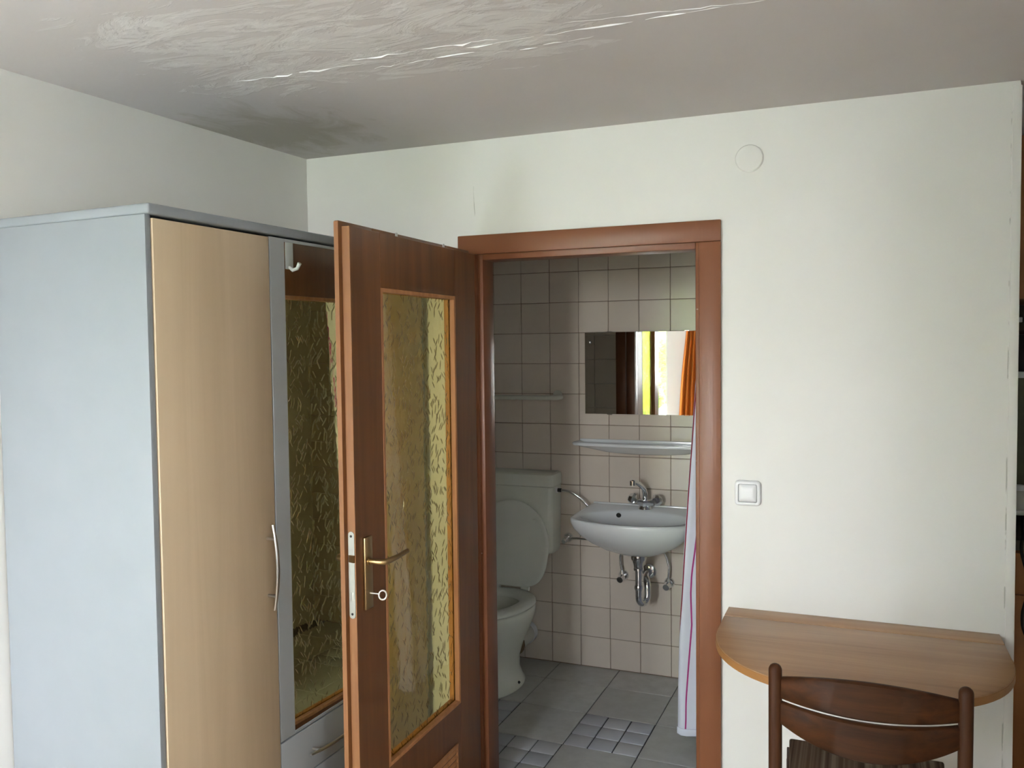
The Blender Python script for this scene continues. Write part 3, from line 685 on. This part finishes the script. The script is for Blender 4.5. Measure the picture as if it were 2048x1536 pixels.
# siphon and two angle valves under the basin
sp_ = thing('siphon', (.645, 0, .40), 'chrome bottle-less drain trap under the basin', 'drain trap')
mb = MB(); mb.lathe([(.036, .238), (.036, .218), (.031, .208), (.024, .194), (.022, .178), (.024, .176), (.024, .166), (.0, .166)], 24, TR((0, -.215, 0))); mb.build('waste_cup', M_chrome, sp_)
pts = [(0, -.215, .215), (0, -.215, .04)]
for i in range(1, 13):
    t = PI*i/12; pts.append((.000+.014*(1-math.cos(t))/1, -.215+.028*(1-math.cos(t)), .04-.034*math.sin(t)))
pts += [(.028, -.159, .07), (.026, -.156, .088), (.018, -.140, .104), (.008, -.11, .108), (0, -.002, .108)]
mb = MB(); mb.tube(pts, .0155, 18); mb.build('trap_pipe', M_chrome, sp_, 60)
for z in (.192, .085):
    mb = MB(); mb.tube([(0, -.215, z-.010), (0, -.215, z-.004), (0, -.215, z+.004), (0, -.215, z+.010)], [.018, .0205, .0205, .018], 20); mb.build('nut', M_chrome, sp_)
mb = MB(); mb.lathe([(0, 0), (.036, 0), (.034, .006), (.022, .012), (0, .012)], 28, TR((0, -.001, .108)) @ RX(PI/2)); mb.build('rosette', M_chrome, sp_)
def angle_valve(x, z, pts, label):
    t = thing('angle_valve', (x, 0, z), label, 'valve', group='chrome angle valves under the basin')
    mb = MB(); mb.lathe([(0, 0), (.026, 0), (.025, .005), (.017, .013), (0, .014)], 24, TR((0, -.001, 0)) @ RX(PI/2)); mb.build('rosette', M_chrome, t)
    mb = MB(); mb.tube([(0, -.010, 0), (0, -.048, 0)], .010, 14); mb.tube([(-.002, -.035, -.004), (-.004, -.064, -.008)], [.018, .015], 14); mb.tube([(0, -.032, 0), (0, -.032, .030)], .0085, 12); mb.build('valve_body', M_chrome, t)
    mb = MB(); mb.tube([(0, -.032, .026)]+pts, .0055, 10); mb.build('supply_tube', M_chrome, t)
angle_valve(.520, .476, [(-.006, -.034, .06), (-.008, -.036, .095), (-.002, -.038, .130), (.010, -.040, .165)], 'chrome angle valve left of the drain trap under the basin')
angle_valve(.742, .460, [(.004, -.034, .05), (.006, -.036, .085), (-.004, -.038, .125), (-.030, -.042, .180)], 'chrome angle valve right of the drain trap under the basin')

# porcelain shelf
sh = thing('porcelain_shelf', (.645, 0, 1.120), 'white porcelain shelf below the wall mirror', 'shelf')
outs = [(-.345, 0), (-.353, -.06), (-.352, -.105), (-.335, -.122), (-.24, -.137), (-.12, -.146), (0, -.149)]
outs = outs+[(-x, y) for x, y in outs[-2::-1]]
CYB = -.07
rad = [cast(a_, outs) for a_ in angs]
rings = [oring(.30, -.046, .03), oring(.55, -.037, .02), oring(.80, -.017, .006), oring(.93, -.007), oring(.99, -.004), oring(1, .002), oring(.995, .007), oring(.975, .009), oring(.95, .005), oring(.92, .001), oring(.3, .001)]
mb = MB(); mb.loft(rings); mb.build('tray', M_porc, sh, 50)
mb = MB(); mb.box(-.340, .340, -.012, -.001, -.004, .016, .004, 3); mb.build('back_rim', M_porc, sh)

# mirror on the bathroom wall (hung a touch out of parallel) with clips
mr = thing('wall_mirror', (.640, -.014, 1.457), 'frameless rectangular mirror on the bathroom tiles', 'mirror', rz=math.radians(1.3))
mb = MB(); mb.box(-.302, .302, -.0025, .0025, -.197, .197, .0006, 1); mb.build('mirror_glass', M_mirror, mr)
mb = MB(); mb.box(-.298, .298, .0026, .0075, -.19, .19); mb.build('backing', M_dark, mr)
for x in (-.18, .19):
    for z in (-.197, .197):
        mb = MB(); sg = 1 if z > 0 else -1
        mb.box(x-.012, x+.012, -.0045, .006, z-.001 if sg > 0 else z-.0035, z+.0035 if sg > 0 else z+.001, .0005, 1); mb.build('clip', M_chrome, mr)
mb = MB(); mb.lathe([(0, .006), (.005, .0055), (.008, .003), (.009, 0)], 18, TR((-.277, -.0025, .150)) @ RX(PI/2)); mb.build('chrome_cap', M_chrome, mr)  # small chrome dome at the top left of the glass

# towel rail
tr_ = thing('towel_rail', (0, 0, 1.338), 'cream plastic towel rail above the toilet', 'towel rail')
pts = [(-.40, -.078, 0), (.170, -.078, 0), (.190, -.076, 0), (.203, -.066, 0), (.208, -.052, 0), (.208, -.003, 0)]
mb = MB(); mb.tube(pts, .0115, 16); mb.build('rail', M_cream, tr_, 50)
mb = MB(); mb.lathe([(0, 0), (.024, 0), (.023, .006), (.014, .010), (0, .010)], 24, TR((.190, -.001, .010)) @ RX(PI/2)); mb.build('rosette', M_cream, tr_)
mb = MB(); mb.tube([(-.40, -.078, 0), (-.40, -.003, 0)], .0115, 14); mb.build('rail_end', M_cream, tr_)

# shower curtain
def interp(tab, z):
    if z >= tab[0][0]: return tab[0][1]
    for (z0, v0), (z1, v1) in zip(tab, tab[1:]):
        if z1 <= z <= z0: return v1+(v0-v1)*(z-z1)/(z0-z1)
    return tab[-1][1]
YC = -.70
Ltab = [(1.95, 1.02), (1.20, .968), (1.05, .957), (.85, .943), (.60, .929), (.45, .921), (.25, .915), (.06, .913)]
S1t = [(1.95, 1.028), (1.16, .971), (1.05, .963), (.85, .950), (.60, .9345), (.50, .926), (.42, .918), (.38, .908), (.06, .88)]
S2t = [(1.95, 1.11), (.80, .985), (.70, .972), (.62, .968), (.50, .9715), (.36, .961), (.20, .950), (.10, .949), (.06, .945)]
sc = MB(); t = sc.b; uvl = t.loops.layers.uv.new('UVMap'); NZ, NS = 60, 130; grid = []
for i in range(NZ+1):
    z = .058+(1.95-.058)*i/NZ; row = []; l0 = interp(Ltab, z)
    for j in range(NS+1):
        s_ = -.66+.742*j/NS
        if s_ < 0:
            q_ = -s_; x = l0+.004+.034*(1-math.cos(q_*52+.5*math.sin(z*2.1)))*min(1, q_/.05)+.02*min(1, q_/.3)*z; y = YC+.010+q_*.93; u_rel = s_
        else:
            x = l0+s_; y = YC+.010*(1-min(1, s_/.015))-.007*math.sin(s_*50+1.5*math.sin(z*1.7)); u_rel = s_
        row.append((t.verts.new((x, y, z)), l0+u_rel, z))
    grid.append(row)
for i in range(NZ):
    for j in range(NS):
        q = [grid[i][j], grid[i][j+1], grid[i+1][j+1], grid[i+1][j]]
        f = t.faces.new([a_[0] for a_ in q])
        for lp_, a_ in zip(f.loops, q):
            s1_, s2_ = interp(S1t, a_[2]), interp(S2t, a_[2])
            u = a_[1]-s1_
            # red stripe at u = 0, pink stripe brought to u = 1 by its own offset
            lp_[uvl].uv = (u if abs(u) < abs(a_[1]-s2_) else 1+(a_[1]-s2_), a_[2])
cur = thing('shower_curtain', (1.2, YC, .06), 'white shower curtain with red and pink stripes at the doorway edge', 'shower curtain')
co = sc.build('curtain_cloth', M_cloth, cur, 180); co.data.transform(TR((-1.2, -YC, -.06)))
md_ = co.modifiers.new('solid', 'SOLIDIFY'); md_.thickness = .0015
hr = []
for j in range(13):
    s_ = -.001+.083*j/12; hx_ = .913+s_-1.2; hy_ = .010*(1-min(1, max(0, s_)/.015))-.007*math.sin(s_*50+1.5*math.sin(.1))
    hr.append([(hx_, hy_-.0016, -.003), (hx_, hy_-.0030, .0), (hx_, hy_-.0028, .024), (hx_, hy_-.0012, .026), (hx_, hy_+.004, .012)])
mb = MB(); mb.loft(hr); q = mb.build('hem', M_cloth, cur, 180); q.data.uv_layers.new(name='UVMap')
for lp_ in q.data.uv_layers[0].data: lp_.uv = (.4, .4)
rodr = thing('curtain_rod', (1.085, YC, 2.02), 'white rod carrying the striped shower curtain', 'rod')
mb = MB(); mb.tube([(0, -.46, 0), (0, .70, 0)], .012, 14); mb.build('rod', M_plastic, rodr)
for i in range(8):
    rg = [(.02*math.cos(2*PI*j/16), .03+i*.085, -.02+.034*math.sin(2*PI*j/16)) for j in range(17)]
    mb = MB(); mb.tube(rg, .002, 6, cap=False); mb.build('ring', M_plastic, rodr)

# ------------------------------------------------------------------ items on the door wall
mb = MB(); mb.lathe([(0, .010), (.030, .010), (.039, .008), (.042, .004), (.042, 0)], 48, TR((0, 0, 0)) @ RX(PI/2))
vd = mb.build('blank_cover', M_wall, None, 30, loc=(1.252, YD, 2.157)); tag(vd, 'round painted blank cover high on the cream wall', 'cover plate')
sw = thing('light_switch', (1.249, YD, 1.128), 'white square rocker light switch beside the door frame', 'light switch')
def sqring(h, r, y, n=8):
    out = []
    for cx_, cz_, a0 in ((h-r, h-r, 0), (-h+r, h-r, PI/2), (-h+r, -h+r, PI), (h-r, -h+r, 1.5*PI)):
        for i in range(n):
            t = a0+PI/2*i/(n-1); out.append((cx_+r*math.cos(t), y, cz_+r*math.sin(t)))
    return out
mb = MB(); mb.loft([sqring(.0395, .013, -.0003), sqring(.0395, .013, -.005), sqring(.037, .0115, -.0105), sqring(.033, .009, -.0125), sqring(.029, .006, -.0115), sqring(.0278, .005, -.008), sqring(.0278, .005, -.003)], False, True)
mb.build('frame', M_plastic, sw, 50)
mb = MB(); mb.loft([sqring(.0268, .005, -.003), sqring(.0268, .005, -.0095), sqring(.0255, .005, -.0115), sqring(.012, .003, -.013)], False, True)
q = mb.build('rocker', M_plastic, sw, 50); q.rotation_euler = (math.radians(-4), 0, 0)

# ------------------------------------------------------------------ drop-leaf wall table
tb = thing('wall_table', (1.565, YD, .763), 'half-oval beech drop-leaf table fixed to the wall', 'table')
TY = -.0915
def half_oval(n=44, inset=0):
    a_, dep, y0 = .376-inset, .580-inset, -.205
    pts = []
    for i in range(n+1):
        t = PI*i/n; c_, s_ = math.cos(t), math.sin(t)
        e = .80
        pts.append((a_*math.copysign(abs(c_)**e, c_), y0-(dep+y0)*abs(s_)**.92))
    return pts
pts = half_oval(); poly = [(pts[0][0], TY-.001)]+pts+[(pts[-1][0], TY-.001)]
mb = MB(); mb.prism(poly, -.024, 0, bev=.003); lf = mb.build('table_leaf', M_desk, tb)
# darker edge band following the outline
mb = MB(); r1 = []
for i, (x, y) in enumerate(pts):
    p0 = Vector(pts[max(i-1, 0)]); p1 = Vector(pts[min(i+1, len(pts)-1)]); d_ = (p1-p0).normalized(); nn = Vector((-d_.y, d_.x))
    nn = nn if nn.dot(Vector((x, y+.2))) > 0 else -nn
    r1.append([(x-nn.x*.001, y-nn.y*.001, -.0225), (x+nn.x*.0012, y+nn.y*.0012, -.0215), (x+nn.x*.0012, y+nn.y*.0012, -.0032), (x-nn.x*.001, y-nn.y*.001, -.0025)])
mb.loft(r1); mb.build('edge_band', M_deskedge, tb)
mb = MB(); mb.prism([(-.3745, 0-.0005), (.3745, -.0005), (.3755, TY+.0040), (-.3755, TY+.0040)], -.024, 0, bev=.0012); mb.build('fixed_strip', M_desk, tb)
mb = MB(); mb.box(-.33, .33, -.022, -.001, -.085, -.0245, .002); mb.build('wall_batten', M_desk, tb)
for x in (-.2, .2):
    mb = MB(); mb.prism([(-.002, -.0245), (-.30, -.0245), (-.30, -.045), (-.03, -.24), (-.002, -.24)], x-.011, x+.011, axis='x'); mb.build('bracket', M_desk, tb)

# ------------------------------------------------------------------ chair
ch = thing('dining_chair', (1.5865, -1.72, 0), 'dark-stained wooden chair with curved slats pushed under the wall table', 'chair')
PXh = .2015; PY = -.192
def post(x, y0, y1, h, r, name):
    mb = MB(); prof = []
    n = 8
    rr = [(r*.85, 0), (r, .02)]
    pts_ = [(x, y0, .0), (x, y0+(y1-y0)*.5, h*.5), (x, y1, h-r*1.0)]
    radii = [r*.85, r, r]
    for i in range(1, 6):
        t = PI/2*i/5; pts_.append((x, y1, h-r*1.0+r*1.0*math.sin(t))); radii.append(max(.001, r*math.cos(t)))
    mb.tube(pts_, radii, 18); return mb.build(name, M_teakv, ch, 50)
for sg in (-1, 1): post(sg*PXh, PY+.02, PY, .833, .0155, 'back_post')
def slat(name, zt_e, zt_m, zb_e, zb_m, bow=.058):
    mb = MB(); nU, rings = 24, []
    for i in range(nU+1):
        u = -1+2*i/nU; x = u*(PXh-.010); kk = 1-u*u; y = PY-bow*kk+.004
        zt = zt_e+(zt_m-zt_e)*kk; zb = zb_e+(zb_m-zb_e)*kk; th_ = .0085
        rings.append([(x, y-th_, zb+.004), (x, y-th_, zt-.005), (x, y-th_*.4, zt-.001), (x, y+th_*.4, zt), (x, y+th_, zt-.004), (x, y+th_, zb+.003), (x, y+th_*.4, zb), (x, y-th_*.4, zb)])
    mb.loft(rings); return mb.build(name, M_teak, ch, 50)
slat('back_slat', 0.800, .835, .750, .748); slat('back_slat', .7435, .742, .690, .652)
# seat with frame and striped cushion, under the table
mb = MB(); mb.prism([(-.178, -.17), (.178, -.17), (.205, .235), (-.205, .235)], .405, .44, bev=.005); mb.build('seat_frame', M_teak, ch)
mb = MB(); mb.prism([(-.172, -.165), (.172, -.165), (.198, .230), (-.198, .230)], .441, .470, bev=.012, seg=4); q = mb.build('cushion', M_fabric, ch, 60); q['label'] = 'brown striped woven seat cushion'
for sg in (-1, 1):
    mb = MB(); mb.tube([(sg*.19, .22, 0), (sg*.19, .218, .41)], [.012, .015], 14); mb.build('front_leg', M_teakv, ch)
    mb = MB(); mb.tube([(sg*PXh, PY+.015, .22), (sg*.19, .22, .22)], .009, 10); mb.build('stretcher', M_teakv, ch)
    mb = MB(); mb.box(sg*.19-.012, sg*.19+.012, PY+.005, -.14, .41, .438, .003); mb.build('seat_bracket', M_teak, ch)

# ------------------------------------------------------------------ kitchenette round the corner (a sliver at the right edge)
KX0, KX1, KF, KB = 2.02, 2.74, -.60, -.02
kc = thing('kitchenette', ((KX0+KX1)/2, KB, 0), 'wooden built-in kitchenette in the niche at the right edge', 'kitchen unit')
def K(x0, x1, y0, y1, z0, z1, name, m, par=None, bev=.002):
    ox_, oy_ = (KX0+KX1)/2, KB
    mb = MB(); mb.box(x0-ox_, x1-ox_, y0-oy_, y1-oy_, z0, z1, bev); return mb.build(name, m, par or kc)
mb = MB(); mb.box(1.97, 2.75, 0, .12, 0, CZ); struct(mb.build('wall_niche', M_wall), 'back wall of the kitchen niche', 'wall')
up = K(KX0, KX1, KF+.02, KB, 1.735, CZ-.006, 'upper_cabinet', M_kwood)
for i in range(2): K(KX0+.004+i*.36, KX0+.356+i*.36, KF, KF+.019, 1.737, CZ-.012, 'cabinet_door', M_kwood, up)
ba = K(KX0, KX1, KF+.02, KB, .0, .858, 'base_cabinet', M_kwood)
for i in range(2):
    K(KX0+.004+i*.36, KX0+.356+i*.36, KF, KF+.019, .10, .70, 'cabinet_door', M_kwood, ba); K(KX0+.004+i*.36, KX0+.356+i*.36, KF, KF+.019, .704, .85, 'drawer', M_kwood, ba)
K(KX0-.003, KX1, KF-.01, KB, .861, .897, 'worktop', M_counter)
K(KX0, KX1, KB-.012, KB, .90, 1.733, 'back_panel', M_kback)
K(KX0, KX0+.012, KF+.14, KB-.013, .90, 1.733, 'side_panel', M_kback)
K(KX0+.013, KX1, KF+.005, KB-.013, 1.462, 1.482, 'shelf', M_plastic); K(KX0+.013, KX1, KF+.005, KB-.013, .982, .998, 'shelf', M_plastic)
K(KX0+.0, KX0+.07, KF-.004, KF+.02, 1.655, 1.672, 'shelf_rail', M_plastic)
pot = thing('black_pot', (2.175, -.46, 1.482), 'black cooking pot on the upper kitchen shelf', 'pot')
mb = MB(); mb.lathe([(0, 0), (.092, 0), (.10, .01), (.10, .125), (.104, .130), (.096, .130), (.092, .012), (0, .012)], 32); mb.build('pot_body', M_black, pot)
mb = MB(); mb.lathe([(.103, .131), (.09, .142), (.03, .156), (.012, .158), (.012, .168), (.02, .172), (.02, .182), (0, .186)], 32); mb.build('pot_lid', M_black, pot)
jar = thing('white_jar', (2.095, -.555, .998), 'small white jar on the lower kitchen shelf', 'jar')
mb = MB(); mb.lathe([(0, 0), (.018, 0), (.021, .006), (.021, .055), (.016, .064), (.014, .066), (0, .066)], 24); mb.build('jar_body', M_cream, jar)
mb = MB(); mb.lathe([(0, .066), (.0165, .066), (.0165, .082), (.014, .085), (0, .085)], 24); mb.build('jar_lid', M_plastic, jar)
cb_ = thing('power_cable', (2.12, -.625, .95), 'black power cable with plug hanging in front of the kitchen unit', 'cable')
mb = MB(); mb.box(-.028, .05, -.012, .015, -.05, .03, .008, 3); mb.build('adapter', M_black, cb_)
pts = [(-.022, 0, -.035), (-.026, 0, -.085), (-.012, -.003, -.15), (.0, -.004, -.19), (-.010, -.004, -.25), (-.020, -.004, -.30), (-.020, -.004, -.345), (-.012, -.003, -.375), (-.006, 0, -.39)]
def smooth(pts, n=6):
    out = []; V = [Vector(p) for p in pts]
    for i in range(len(V)-1):
        a_, b_, c_, d_ = V[max(i-1, 0)], V[i], V[i+1], V[min(i+2, len(V)-1)]
        for j in range(n):
            t = j/n; out.append(.5*((2*b_)+(c_-a_)*t+(2*a_-5*b_+4*c_-d_)*t*t+(3*b_-a_-3*c_+d_)*t**3))
    return out+[V[-1]]
mb = MB(); mb.tube(smooth(pts), .0055, 10); mb.build('cord', M_black, cb_)
mb = MB(); mb.tube([(-.008, 0, -.385), (.0, 0, -.40), (.006, 0, -.412), (.010, 0, -.440)], [.007, .012, .017, .019], 16); mb.build('plug', M_black, cb_)

# ------------------------------------------------------------------ windows behind the viewer and the garden (seen in the mirrors); added fill window
for i, (x0, x1, z0, z1) in enumerate(WIN):
    w = thing('window_%d' % (i+1), ((x0+x1)/2, YN-.42, z0), ('narrow white garden door window' if i == 0 else 'white garden window between orange curtains,')+' behind the viewer', 'window', kind='structure')
    cx_ = (x0+x1)/2; hw, h = (x1-x0)/2, z1-z0; fw_ = .05
    xs_ = [-hw, hw]
    mb = MB(); mb.box(-hw, -hw+fw_, -.03, .03, 0, h); mb.box(hw-fw_, hw, -.03, .03, 0, h); mb.box(-hw+fw_, hw-fw_, -.03, .03, 0, fw_); mb.box(-hw+fw_, hw-fw_, -.03, .03, h-fw_, h)
    mb.build('window_frame', M_wframe, w)
    for a_, b_ in zip(xs_, xs_[1:]):
        mb = MB(); mb.box(a_+.045, b_-.045, -.004, .004, fw_-.005, h-fw_+.005); mb.build('pane', M_glass, w)
y0, y1, z0, z1 = SW
w = thing('window_3', (2.90, (y0+y1)/2, z0), 'white side window added in the right wall for fill light, behind the viewer', 'window', kind='structure')  # unseen window added to fill the toilet corner and surfaces facing right
hw, h = (y1-y0)/2, z1-z0
mb = MB(); mb.box(-.03, .03, -hw, -hw+.05, 0, h); mb.box(-.03, .03, hw-.05, hw, 0, h); mb.box(-.03, .03, -hw+.05, hw-.05, 0, .05); mb.box(-.03, .03, -hw+.05, hw-.05, h-.05, h); mb.build('window_frame', M_wframe, w)
mb = MB(); mb.box(-.004, .004, -hw+.045, hw-.045, .045, h-.045); mb.build('pane', M_glass, w)
def drape(x0, x1, tie, label):
    mb = MB(); rings = []
    for i in range(30):
        z = .25+1.93*i/29; f = 1-.45*math.exp(-((z-2.2)/.9)**2)
        row = []
        for j in range(40):
            u = j/39; x = x0+(x1-x0)*(u*f if tie > 0 else 1-(1-u)*f)
            row.append((x, .035*math.sin(u*30+z*.3), z))
        rings.append(row)
    mb.loft(rings, False, False, False); o_ = mb.build('window_curtain', M_orange, None, 180, loc=(0, YN+.10, 0)); s_ = o_.modifiers.new('s', 'SOLIDIFY'); s_.thickness = .002
    return tag(o_, label, 'curtain')
drape(.33, .07, 1, 'orange curtain at the left of the garden window'); drape(.82, 1.12, 1, 'orange curtain at the right of the garden window')
M_pave = mat('terrace_concrete', (.5, .49, .46), .85); n1 = noise(M_pave, coords(M_pave), 3, 6); setc(M_pave, mixc(M_pave, n1, (.46, .45, .42, 1), (.55, .54, .51, 1)))
mb = MB(); mb.box(-14, 16, -10.2, YN-.5, -.2, -.08); mb.box(2.95, 16, YN-.5, 8, -.2, -.08); struct(mb.build('bounce_terrace', M_pave), 'pale concrete terrace added outside the garden windows for neutral bounce light', 'terrace')  # paving added to bounce neutral light into the room
mb = MB(); mb.box(-14, 16, -32, -10.2, -.2, -.1); tag(mb.build('lawn', M_lawn), 'lawn outside the garden windows', 'lawn', kind='stuff')
for i, (x, y, r, h) in enumerate(((-1.9, -11.5, 1.0, 1.5), (5.2, -13.6, 1.5, 1.5), (-6.2, -13, 1.8, 2.0))):
    b_ = bmesh.new(); bmesh.ops.create_icosphere(b_, subdivisions=5, radius=1)
    from mathutils import noise as mn
    for v_ in b_.verts:
        n_ = v_.co.normalized(); q = 1+.28*mn.noise(n_*2.2+Vector((i*7, 0, 0)))+.16*mn.noise(n_*6+Vector((i*3, 1, 0)))+.10*mn.noise(n_*15)
        v_.co = Vector((n_.x*r*q, n_.y*r*.8*q, max(-.98, n_.z*q)*h))
    mb = MB(); mb.join(b_); o_ = mb.build('shrub', M_leafg, None, 180, loc=(x, y, h*.98-.10))
    tag(o_, ['rounded yellow-green shrub in the garden, seen in the bathroom mirror', 'green shrub at the right of the garden, behind the viewer', 'largest green shrub at the far left of the garden'][i], 'shrub', group='green garden shrubs')
